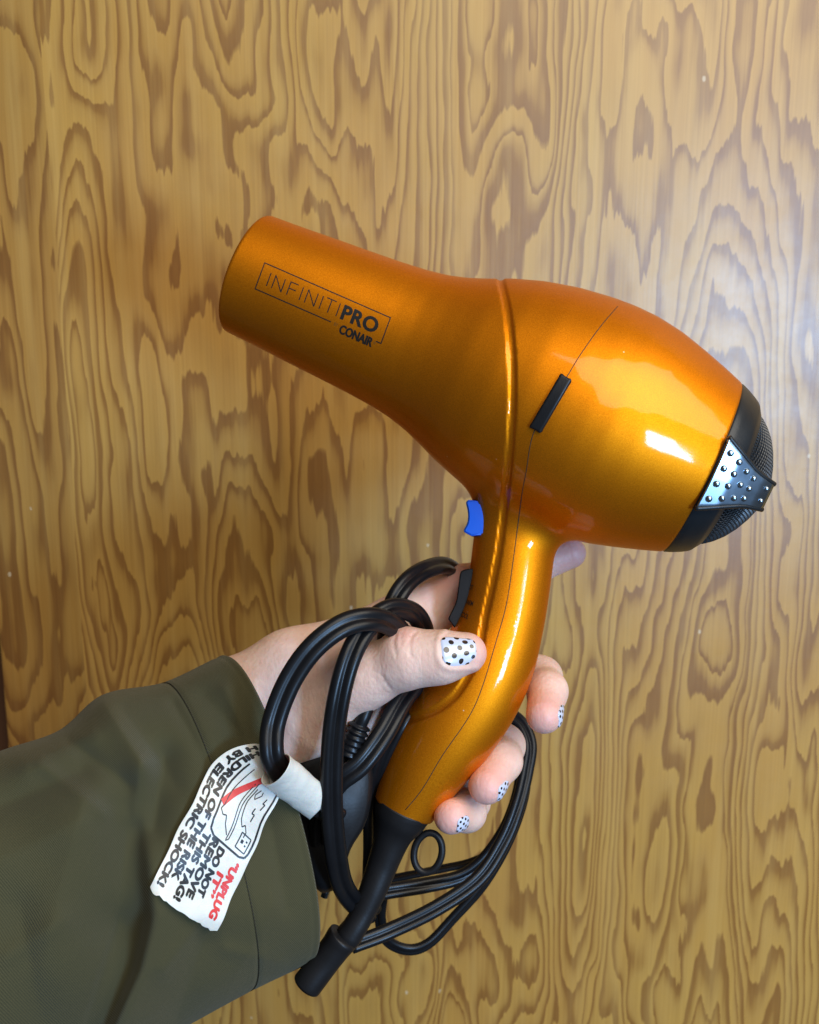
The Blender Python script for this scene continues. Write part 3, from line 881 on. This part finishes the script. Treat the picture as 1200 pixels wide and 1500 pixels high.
# ------------------------------------------------------------------ person: hand and forearm as one skin, jacket sleeve, nails
def build_hand():
    def c(a, b): return (PM(*a[:3]), PM(*b[:3]), a[3]*S*(D+a[2]*.001)/D, b[3]*S*(D+b[2]*.001)/D)
    palm = [c((215, 1112, -6, 50), (345, 1032, -2, 60)), c((345, 1032, -2, 60), (430, 988, 0, 60)), c((230, 1160, -8, 52), (465, 1052, 0, 56)),
            c((430, 988, 0, 60), (590, 916, 13, 44)), c((450, 1015, 4, 55), (602, 960, 20, 44)), c((460, 1040, 6, 54), (600, 1010, 22, 42)),
            c((465, 1060, 6, 52), (590, 1050, 22, 38))]
    thumb = [c((455, 1040, -6, 58), (535, 990, -17, 44)), c((535, 990, -17, 44), (600, 965, -26, 39)), c((600, 965, -26, 39), (645, 963, -28.5, 34.5)), c((645, 963, -28.5, 34.5), (683, 956.5, -27.5, 30))]
    idx = [c((590, 916, 13, 43), (672, 866, 25, 37)), c((672, 866, 25, 36), (775, 833, 31, 29)), c((775, 831, 31, 28), (836, 810, 29, 22.5))]
    mid = [c((602, 960, 22, 40), (735, 972, 30, 32)), c((735, 972, 30, 31), (793, 992, 21, 29)), c((793, 992, 21, 28), (802, 1012, 5, 27.5)), c((802, 1012, 5, 27.5), (797, 1048, -9, 26.5)), ]
    rin = [c((600, 1010, 22, 38), (690, 1062, 30, 31)), c((690, 1062, 30, 31), (738, 1092, 20, 29.5)), c((738, 1092, 20, 28.5), (735, 1115, 5, 28)), c((735, 1115, 5, 28), (713, 1151, -9, 27))]
    lit = [c((590, 1050, 22, 36), (650, 1130, 28, 28)), c((650, 1130, 28, 28), (690, 1174, 17, 26)), c((690, 1174, 17, 26), (684, 1190, 4, 26)), c((684, 1190, 4, 26), (661, 1196, -9, 25.5))]
    def rc(p, a, b, ra, rb_):
        ab = b-a; h = np.clip(((p-a) @ ab)/(ab @ ab), 0, 1)
        return np.sqrt(((p-a-h[..., None]*ab)**2).sum(-1))-(ra+h*(rb_-ra))
    def chain(p, L, k):
        d = rc(p, *L[0])
        for q in L[1:]: d = smin(d, rc(p, *q), k)
        return d
    # knuckle creases of the thumb
    CR = [(catmull([(580, 928), (577, 942), (580, 958)], 3), 0.00030, 3.2), (catmull([(608, 927), (600, 938), (599, 952), (603, 962)], 3), 0.00030, 3.0),
          (catmull([(590, 926), (588, 936), (590, 948)], 3), 0.00016, 2.8), (catmull([(560, 990), (566, 1000), (572, 1008)], 3), 0.0003, 3.2),
          (catmull([(652, 922), (643, 932), (640, 951), (646, 973), (664, 981), (698, 979)], 3), -0.00045, 4.5)]
    def f(p):
        fi = chain(p, idx, 0.004)
        fi = smin(fi, chain(p, mid, 0.004), 0.0015); fi = smin(fi, chain(p, rin, 0.004), 0.0015); fi = smin(fi, chain(p, lit, 0.004), 0.0015)
        d = smin(chain(p, palm, 0.010), fi, 0.007)
        th = chain(p, thumb, 0.006)
        # the knuckle stands out on the upper side
        kn = np.sqrt(((p-PM(592, 951, -26))**2).sum(-1))-25*S
        th = smin(th, kn, 0.005)
        kx = D/(S*(D+p[..., 1])); qx = 600+p[..., 0]*kx; qy = 750-p[..., 2]*kx
        near = 1/(1+np.exp((p[..., 1]+0.026)/0.0015))
        for pl, dep, wd in CR:
            dd, _ = poly_dist(qx, qy, pl)
            th = th+dep*near*np.exp(-(dd/wd)**2)
        d = smin(d, th, 0.007)
        return d
    h = 0.0011
    lo = np.array([P(200, 0, 0)[0], -0.045, P(0, 1240, 0.02)[2]]); hi = np.array([P(890, 0, 0.03)[0], 0.052, P(0, 770, 0.03)[2]])
    n = np.ceil((hi-lo)/h).astype(int)
    ax = [lo[i]+np.arange(n[i])*h for i in range(3)]
    F = np.empty(tuple(n), np.float32)
    for i in range(0, n[0], 16):
        g = np.stack(np.meshgrid(ax[0][i:i+16], ax[1], ax[2], indexing='ij'), -1)
        F[i:i+16] = f(g)
    F[0] = np.maximum(F[0], 1e-4)
    V, Q = surface_nets(F, lo, h)
    V, N = project(f, V, 0.0, 2)
    flush = np.zeros(len(V))
    for c0, r in ((PM(798, 1048, -14), .012), (PM(712, 1150, -14), .012), (PM(655, 1198, -14), .011), (PM(708, 958, -28), .008), (PM(845, 812, 26), .012), (PM(592, 934, -30), .005), (PM(655, 850, 16), .012)):
        flush = np.maximum(flush, np.exp(-(((V-c0)**2).sum(1))/(r*r)))
    o = fast_mesh('person', V, Q, M['skin'], None, N, {'flush': flush})
    o['label'] = 'left hand in an olive jacket sleeve, dotted nails, gripping the orange hair dryer'
    o['category'] = 'person'
    return o, f
person, fh = build_hand()

def nail(center, axis, normal, length, width, parent, tipround=0.55, off=0.00045, dots=6.2, shift=(0, 0)):
    a = axis/np.linalg.norm(axis); n_ = normal-a*(normal @ a); n_ /= np.linalg.norm(n_); s_ = np.cross(a, n_)
    nu, nv = 22, 18; pts = []; uv = []; edge = []
    for i in range(nu+1):
        for j in range(nv+1):
            u = -1+2*i/nu; v = -1+2*j/nv
            # superellipse outline: rounded root, straighter free edge
            lim = (1-abs(u)**(3.2 if u < 0 else 5.0))**(1/2.6) if abs(u) < 1 else 0
            lim = max(lim, 0.32)
            x = u*length/2; y = v*width/2*lim
            pts.append(center+a*x+s_*y+n_*0.001); uv.append((x/width*dots+shift[0], y/width*dots+shift[1]))
            edge.append(max(abs(u), abs(v)))
    pts = np.array(pts); edge = np.array(edge)
    q, nn = project(fh, pts, 0.0, 4)
    lift = np.where(edge > 0.985, -0.0004, off*(1-0.25*edge**4))
    # the plate is flatter than the flesh: blend towards its own arch
    V = q+nn*lift[:, None]
    F = [(i*(nv+1)+j, i*(nv+1)+j+1, (i+1)*(nv+1)+j+1, (i+1)*(nv+1)+j) for i in range(nu) for j in range(nv)]
    return mesh_obj('fingernail', V, F, M['nail'], parent, uv=uv)
nail(PM(677, 950, -37), PM(707, 948.5, -37)-PM(647, 953, -37), np.array([0.0, -1.0, 0.34]), 0.0162, 0.0142, person, dots=3.6, shift=(.2, .1))
def tipnail(tip, r, axis, normal, length, width, shift):
    n_ = np.array(normal, float); n_ /= np.linalg.norm(n_)
    nail(PM(*tip)+n_*r*S, np.array(axis, float), n_, length, width, person, dots=4.0, shift=shift)
tipnail((799, 1044, -7), 28, (-0.35, -0.90, -0.30), (0.86, -0.48, -0.12), 0.0100, 0.0110, (.3, .4))
tipnail((717, 1149, -8), 29, (-0.55, -0.80, -0.20), (0.78, -0.57, -0.26), 0.0100, 0.0108, (.1, .7))
tipnail((662, 1197, -9), 25.5, (-0.66, -0.72, -0.10), (0.66, -0.70, -0.26), 0.0090, 0.0096, (.6, .2))

# ------------------------------------------------------------------ jacket sleeve
def build_sleeve():
    st = [  # top px, bottom px, centre depth mm, half depth mm, bulge px
        ((322, 961), (452, 1412), 0, 31, 46),
        ((238, 1000), (368, 1452), -4, 35, 40),
        ((150, 1018), (285, 1497), -10, 40, 30),
        ((86, 1070), (190, 1550), -18, 44, 20),
        ((0, 1100), (80, 1610), -26, 47, 10),
        ((-130, 1150), (-60, 1690), -40, 50, 0),
        ((-320, 1230), (-250, 1800), -60, 52, 0)]
    arr = np.array([[*a, *b, c_, d_, e_] for a, b, c_, d_, e_ in st], float)
    V_ = catmull(arr, 30); nv = len(V_); nu = 220
    ad = np.array([0.924, -0.38])
    rng = np.random.default_rng(4)
    def fold(px, py):
        d = 0.0
        def ridge(x0, y0, x1, y1, wd, amp):
            nonlocal d
            dx, dy = x1-x0, y1-y0; l2 = dx*dx+dy*dy
            h = ((px-x0)*dx+(py-y0)*dy)/l2; hc_ = min(1, max(0, h))
            dist2 = (px-x0-hc_*dx)**2+(py-y0-hc_*dy)**2
            q_ = math.sqrt(dist2)/wd; d += amp*(0.55*math.exp(-q_*q_)+0.45*math.exp(-1.3*q_))
        ridge(150, 1025, 208, 1120, 26, 5.0)
        ridge(208, 1120, 196, 1190, 20, 4.0)
        ridge(240, 1110, 225, 1210, 26, -6.0)
        ridge(190, 1190, 175, 1350, 46, -8.0)
        ridge(175, 1350, 120, 1530, 44, -8.0)
        # an overlapping fold: the cuff side lies over the arm side along a steep lip
        lx = np.interp(py, [1100, 1160, 1250, 1340, 1420, 1520, 1600], [222, 206, 210, 218, 200, 156, 120])
        am = np.interp(py, [1120, 1240, 1340, 1520], [0.0, 9.0, 15.0, 17.0])
        e_ = px-lx
        d += am/(1+math.exp(-max(-30.0, min(30.0, e_/5.0))))*math.exp(-max(0.0, e_)/95.0)
        ridge(175, 1330, 110, 1520, 40, 5.0)
        ridge(120, 1180, 60, 1420, 70, 6.0)
        ridge(300, 1100, 335, 1330, 55, 3.0)
        ridge(40, 1118, 135, 1075, 22, 4.0)
        ridge(-20, 1190, 120, 1130, 24, -3.5)
        ridge(0, 1260, 120, 1200, 30, 2.0)
        ridge(300, 1020, 365, 1085, 22, -2.5)
        ridge(180, 1040, 260, 1150, 18, -2.0)
        ridge(400, 1330, 330, 1460, 34, 3.5)
        ridge(300, 1380, 260, 1490, 24, -4.0)
        ridge(30, 1330, 60, 1500, 30, -3.0)
        ridge(100, 1085, 190, 1150, 12, -2.2)
        ridge(60, 1120, 150, 1190, 12, 1.8)
        ridge(255, 1030, 300, 1110, 12, -1.6)
        ridge(330, 1010, 372, 1110, 11, 1.5)
        ridge(395, 1200, 420, 1330, 13, -1.8)
        ridge(330, 1390, 410, 1410, 12, 1.6)
        ridge(10, 1400, 90, 1350, 16, 1.8)
        ridge(240, 1420, 300, 1340, 14, 2.2)
        d += 0.8*math.sin(px*0.021+py*0.013)+0.5*math.sin(px*0.037-py*0.029+1.0)
        return d
    V = []; UVs = []
    def ring(row, inset=0.0):
        out = []
        tx, ty, bx, by, yc, hd, bul = row
        T = np.array([tx, ty]); B_ = np.array([bx, by]); C = (T+B_)/2; Hh = (T-B_)/2; hl = np.linalg.norm(Hh)
        for j in range(nu):
            a = 2*math.pi*j/nu
            ca, sa = math.cos(a), math.sin(a)
            ca = math.copysign(abs(ca)**0.9, ca); sa = math.copysign(abs(sa)**0.9, sa)
            k = 1-inset/hl
            q = C+Hh*ca*k+ad*bul*(sa if sa > 0 else sa*0.6)
            yy = yc-(hd-inset*0.28)*sa
            if sa > 0: yy -= fold(q[0], q[1])*min(1.0, sa*1.6)
            out.append(PM(q[0], q[1], yy)); UVs.append((a/(2*math.pi), 0))
        return out
    rows = []
    inner = []
    for ins, back in ((10.0, 0.9), (9.0, 0.3), (6.0, 0.04)):
        r = V_[0]*(1-back)+V_[min(nv-1, 30)]*back
        inner.append((r, ins))
    for r, ins in inner: rows.append(ring(r, ins))
    lip = V_[0].copy(); lip[0:4] += np.array([3.0, -1.2, 3.0, -1.2]); rows.append(ring(lip, 2.5))
    for i in range(nv):
        rows.append(ring(V_[i], 0.0))
    V = np.array([p for r in rows for p in r]); nr = len(rows)
    uv = np.array([(j/nu, i/nr) for i in range(nr) for j in range(nu)])
    F = [(i*nu+j, i*nu+(j+1) % nu, (i+1)*nu+(j+1) % nu, (i+1)*nu+j) for i in range(nr-1) for j in range(nu)]
    # hem stitch line: a shallow crease
    hem = 4+30
    G = V.reshape(nr, nu, 3)
    ctr = G.mean(1, keepdims=True)
    for i in range(nr):
        k = math.exp(-((i-hem)/1.0)**2)*0.0006+math.exp(-((i-4-2.0)/1.0)**2)*0.0004
        if k > 1e-5:
            dirn = ctr[i]-G[i]; dirn /= np.linalg.norm(dirn, axis=1)[:, None]; G[i] += dirn*k
    o = mesh_obj('jacket_sleeve', G.reshape(-1, 3), F, M['cloth'], person, uv=uv)
    # thread of the hem: short stitches
    line = G[hem]; sv = []; parts = []
    out = line+(line-ctr[hem])/np.linalg.norm(line-ctr[hem], axis=1)[:, None]*0.0004
    VV = []; FF = []
    for j in range(0, nu):
        a, b = out[j], out[(j+1) % nu]
        L_ = np.linalg.norm(b-a); ns_ = max(1, int(L_/0.0026))
        for k in range(ns_):
            p, q = a+(b-a)*(k+0.12)/ns_, a+(b-a)*(k+0.85)/ns_
            t = (q-p)/np.linalg.norm(q-p); s1 = np.cross(t, [0, 1, 0]); s1 /= np.linalg.norm(s1)+1e-9; s2 = np.cross(t, s1)
            base = len(VV); r = 0.00022
            for e in (p, q):
                for m_ in range(5):
                    an = 2*math.pi*m_/5; VV.append(e+r*(math.cos(an)*s1+math.sin(an)*s2))
            FF += [(base+m_, base+(m_+1) % 5, base+5+(m_+1) % 5, base+5+m_) for m_ in range(5)]
    t_ = mesh_obj('stitching', VV, FF, M['thread'], o); t_['kind'] = 'stuff'
    return o
sleeve = build_sleeve()

# ------------------------------------------------------------------ warning tag on the cord
def build_tag():
    from mathutils.bvhtree import BVHTree
    me = sleeve.data
    bvh = BVHTree.FromPolygons([v.co[:] for v in me.vertices], [p.vertices[:] for p in me.polygons])
    def sl(px, py):
        d = Vector(P(px, py, 0)-CAM).normalized(); h = bvh.ray_cast(Vector(CAM), d)
        return h[0].y*1000 if h[0] is not None else 0.0
    left = catmull([(392, 1096), (375, 1089), (343, 1096), (313, 1117), (297, 1145), (277, 1185), (257, 1225), (237, 1265), (214, 1308)], 6)
    right = catmull([(424, 1128), (419, 1142), (413, 1158), (402, 1182), (386, 1213), (373, 1243), (359, 1275), (340, 1316), (314, 1372)], 6)
    n = len(left); nu = 24
    def resample(c):
        s_ = np.concatenate([[0], np.cumsum(np.linalg.norm(np.diff(c, axis=0), axis=1))]); s_ /= s_[-1]
        q = np.linspace(0, 1, 61); return np.stack([np.interp(q, s_, c[:, k]) for k in range(2)], 1)
    Lc, Rc = resample(left), resample(right)
    def depth(u, v):
        x, y = Lc[int(v*60)]*(1-u)+Rc[int(v*60)]*u
        return sl(x, y)
    grid = np.array([[depth(u, v) for u in np.linspace(0, 1, 7)] for v in np.linspace(0, 1, 13)])
    base = np.minimum(grid, np.median(grid)+3)-3.2
    base[:3] = np.minimum(base[:3], -42)
    for _ in range(6):
        g = np.pad(base, 1, mode='edge'); base = np.minimum(base, (g[:-2, 1:-1]+g[2:, 1:-1]+g[1:-1, :-2]+g[1:-1, 2:])/4*0.5+base*0.5)
    def TP(u, v, off=0.0):
        """u 0 left .. 1 right, v 0 top .. 1 bottom"""
        fv = min(max(v, 0), 1)*60; i = min(int(fv), 59); k = fv-i
        Lp_ = Lc[i]*(1-k)+Lc[i+1]*k; Rp = Rc[i]*(1-k)+Rc[i+1]*k
        q = Lp_*(1-u)+Rp*u+np.array([0.9, 0.4])*(1.0*math.sin(v*15+0.6)+0.7*math.sin(v*27+u*2.5))*min(1.0, v*4)
        gv = min(max(v, 0), 1)*12; gi = min(int(gv), 11); gk = gv-gi
        gu = min(max(u, 0), 1)*6; gj = min(int(gu), 5); gl = gu-gj
        y = (base[gi, gj]*(1-gl)+base[gi, gj+1]*gl)*(1-gk)+(base[gi+1, gj]*(1-gl)+base[gi+1, gj+1]*gl)*gk
        y += 0.7*math.sin(v*9+u*2)+0.35*math.sin(v*21+u*5)+1.2*(2*u-1)**2*0.6
        return w2l(PM(q[0], q[1], y-off*1000))
    nu, nv = 26, 70; V = []; F = []
    rng = np.random.default_rng(2)
    jag = np.convolve(rng.normal(0, 1, nu+9), np.ones(4)/4, 'valid')[:nu+1]
    for off in (0.0, -0.0007):
        for i in range(nv+1):
            for j in range(nu+1):
                u = j/nu; v = i/nv
                vv = v*(1-0.014*(1+jag[j]*0.9)-0.03*max(0.0, abs(2*u-1)-0.86)/0.14*(v-0.8)/0.2) if v > 0.8 else v
                V.append(TP(u, vv, off))
    n1 = (nu+1)*(nv+1)
    for i in range(nv):
        for j in range(nu):
            a = i*(nu+1)+j
            F.append((a, a+nu+1, a+nu+2, a+1)); F.append((n1+a, n1+a+1, n1+a+nu+2, n1+a+nu+1))
    per = [j for j in range(nu+1)]+[i*(nu+1)+nu for i in range(1, nv+1)]+[nv*(nu+1)+j for j in range(nu-1, -1, -1)]+[i*(nu+1) for i in range(nv-1, 0, -1)]
    for a, b in zip(per, per[1:]+per[:1]): F.append((a, b, n1+b, n1+a))
    o = mesh_obj('warning_tag', V, F, M['tag'], dryer)
    o['label'] = 'white vinyl warning tag with black and red lettering'
    md = o.modifiers.new('bevel', 'BEVEL'); md.width = 0.00025; md.segments = 2; md.limit_method = 'ANGLE'
    # the tag's other end, wrapped round the cord
    ax0, ax1 = np.array([394., 1119.]), np.array([472., 1183.])
    VV = []; FF = []; nl, ns = 60, 64
    dirp = (ax1-ax0)/np.linalg.norm(ax1-ax0); nrm = np.array([dirp[1], -dirp[0]])
    rng = np.random.default_rng(9); wr = rng.normal(0, 1, (nl+1, 5))
    crum = np.zeros((nl+1, ns))
    for kx_, ky_, am in ((3, 2, .6), (5, 3, .5), (8, 2, .5)):
        p1, p2, p3 = rng.uniform(0, 6.28, 3)
        ii, jj = np.meshgrid(np.linspace(0, 1, nl+1), np.linspace(0, 2*math.pi, ns, endpoint=False), indexing='ij')
        crum += am*(1-2*np.abs(np.sin(kx_*ii*1.7+p1+0.9*np.sin(ky_*jj+p2)+0.5*np.sin(jj+p3))))
    crum *= 0.55
    for lay in (0, 1):
        for i in range(nl+1):
            for j in range(ns):
                a = 2*math.pi*j/ns; k = i/nl
                r = (29-3*k)*(1+0.035*crum[i, j]+0.03*math.sin(2*a+4*k))-(2.2 if lay else 0)
                c_ = ax0+(ax1-ax0)*k
                q = c_+nrm*r*math.cos(a)+dirp*26*(1-k)**1.5*(0.5+0.5*math.sin(a))+dirp*10*k*(0.3*math.cos(a))
                VV.append(w2l(PM(q[0], q[1], -51+24*k-r*S*1000*0.85*math.sin(a))))
    m1 = (nl+1)*ns
    for i in range(nl):
        for j in range(ns):
            a, b = i*ns+j, i*ns+(j+1) % ns
            FF.append((a, a+ns, b+ns, b)); FF.append((m1+a, m1+b, m1+b+ns, m1+a+ns))
    for i in (0, nl):
        for j in range(ns):
            a, b = i*ns+j, i*ns+(j+1) % ns
            FF.append((a, b, m1+b, m1+a) if i == 0 else (b, a, m1+a, m1+b))
    mesh_obj('tag_wrap', VV, FF, M['tag'], o)
    # print
    def put(name, VF, mat):
        V, F = VF
        mesh_obj(name, [TP(p[1], p[0], 0.00012+3e-9*k) for k, p in enumerate(V)], F, mat, o, smooth=False)
    def words(txt, v0, v1, u0, h_, mat, bold=0.03, name='tag_lettering'):
        V, F = text_mesh(txt, 0.0, 1.0, 1); V = fit(V, v1-v0, h_)+np.array([v0, u0])
        put(name, heavy(V, F, 0.0052, 0.0088), mat)
    H = 0.095
    words('H BY ELECTRIC SHOCK!', 0.075, 0.93, 0.055, H, M['ink'])
    words('HILDREN OF THE RISK', 0.085, 0.865, 0.185, H, M['ink'])
    words('THIS TAG!', 0.575, 0.945, 0.315, H, M['ink'])
    words('REMOVE', 0.575, 0.90, 0.445, H, M['ink'])
    words('DO NOT', 0.59, 0.86, 0.570, H*0.95, M['ink'])
    words('IT\u201d', 0.70, 0.83, 0.690, H*0.95, M['red'])
    words('\u201cUNPLUG', 0.60, 0.925, 0.815, H, M['red'])
    def line(pl, w_, mat=M['ink'], n=6):
        # widths in px: convert from (v,u) units, v runs ~ 260 px and u ~ 118 px
        pl = np.array(pl, float)*np.array([260, 118.]); V, F = join([stroke([a, b], max(w_, 1.25*w_), n) for a, b in zip(pl[:-1], pl[1:])])
        return V/np.array([260, 118.]), F
    art = [line([(0.16, 0.33), (0.50, 0.33), (0.545, 0.36), (0.565, 0.44), (0.565, 0.86), (0.55, 0.93), (0.52, 0.95), (0.16, 0.95)], 2.5, n=8),
           line([(0.16, 0.44), (0.40, 0.40), (0.43, 0.37)], 1.2), line([(0.43, 0.37), (0.45, 0.42), (0.44, 0.47), (0.48, 0.50), (0.52, 0.58)], 1.3),
           line([(0.20, 0.60), (0.35, 0.585), (0.54, 0.60)], 1.2), line([(0.19, 0.64), (0.34, 0.625), (0.53, 0.63), (0.545, 0.60)], 1.2),
           line([(0.22, 0.67), (0.30, 0.66), (0.40, 0.68), (0.43, 0.72), (0.41, 0.76), (0.44, 0.80), (0.47, 0.79)], 1.3),
           line([(0.21, 0.72), (0.25, 0.69), (0.27, 0.72), (0.23, 0.77), (0.21, 0.76)], 1.2),
           line([(0.45, 0.75), (0.45, 0.90), (0.535, 0.90), (0.535, 0.75), (0.45, 0.75)], 1.5), line([(0.48, 0.80), (0.50, 0.80)], 3.5), line([(0.495, 0.86), (0.505, 0.86)], 2.2), line([(0.472, 0.86), (0.482, 0.86)], 2.2),
           line([(0.30, 0.80), (0.335, 0.79), (0.33, 0.83), (0.375, 0.81)], 1.4), line([(0.22, 0.86), (0.255, 0.845), (0.25, 0.88), (0.29, 0.865)], 1.4)]
    put('tag_drawing', join(art), M['ink'])
    put('tag_slash', line([(0.405, 0.36), (0.15, 0.66)], 7.5, n=14), M['red'])
build_tag()
print('scene built')
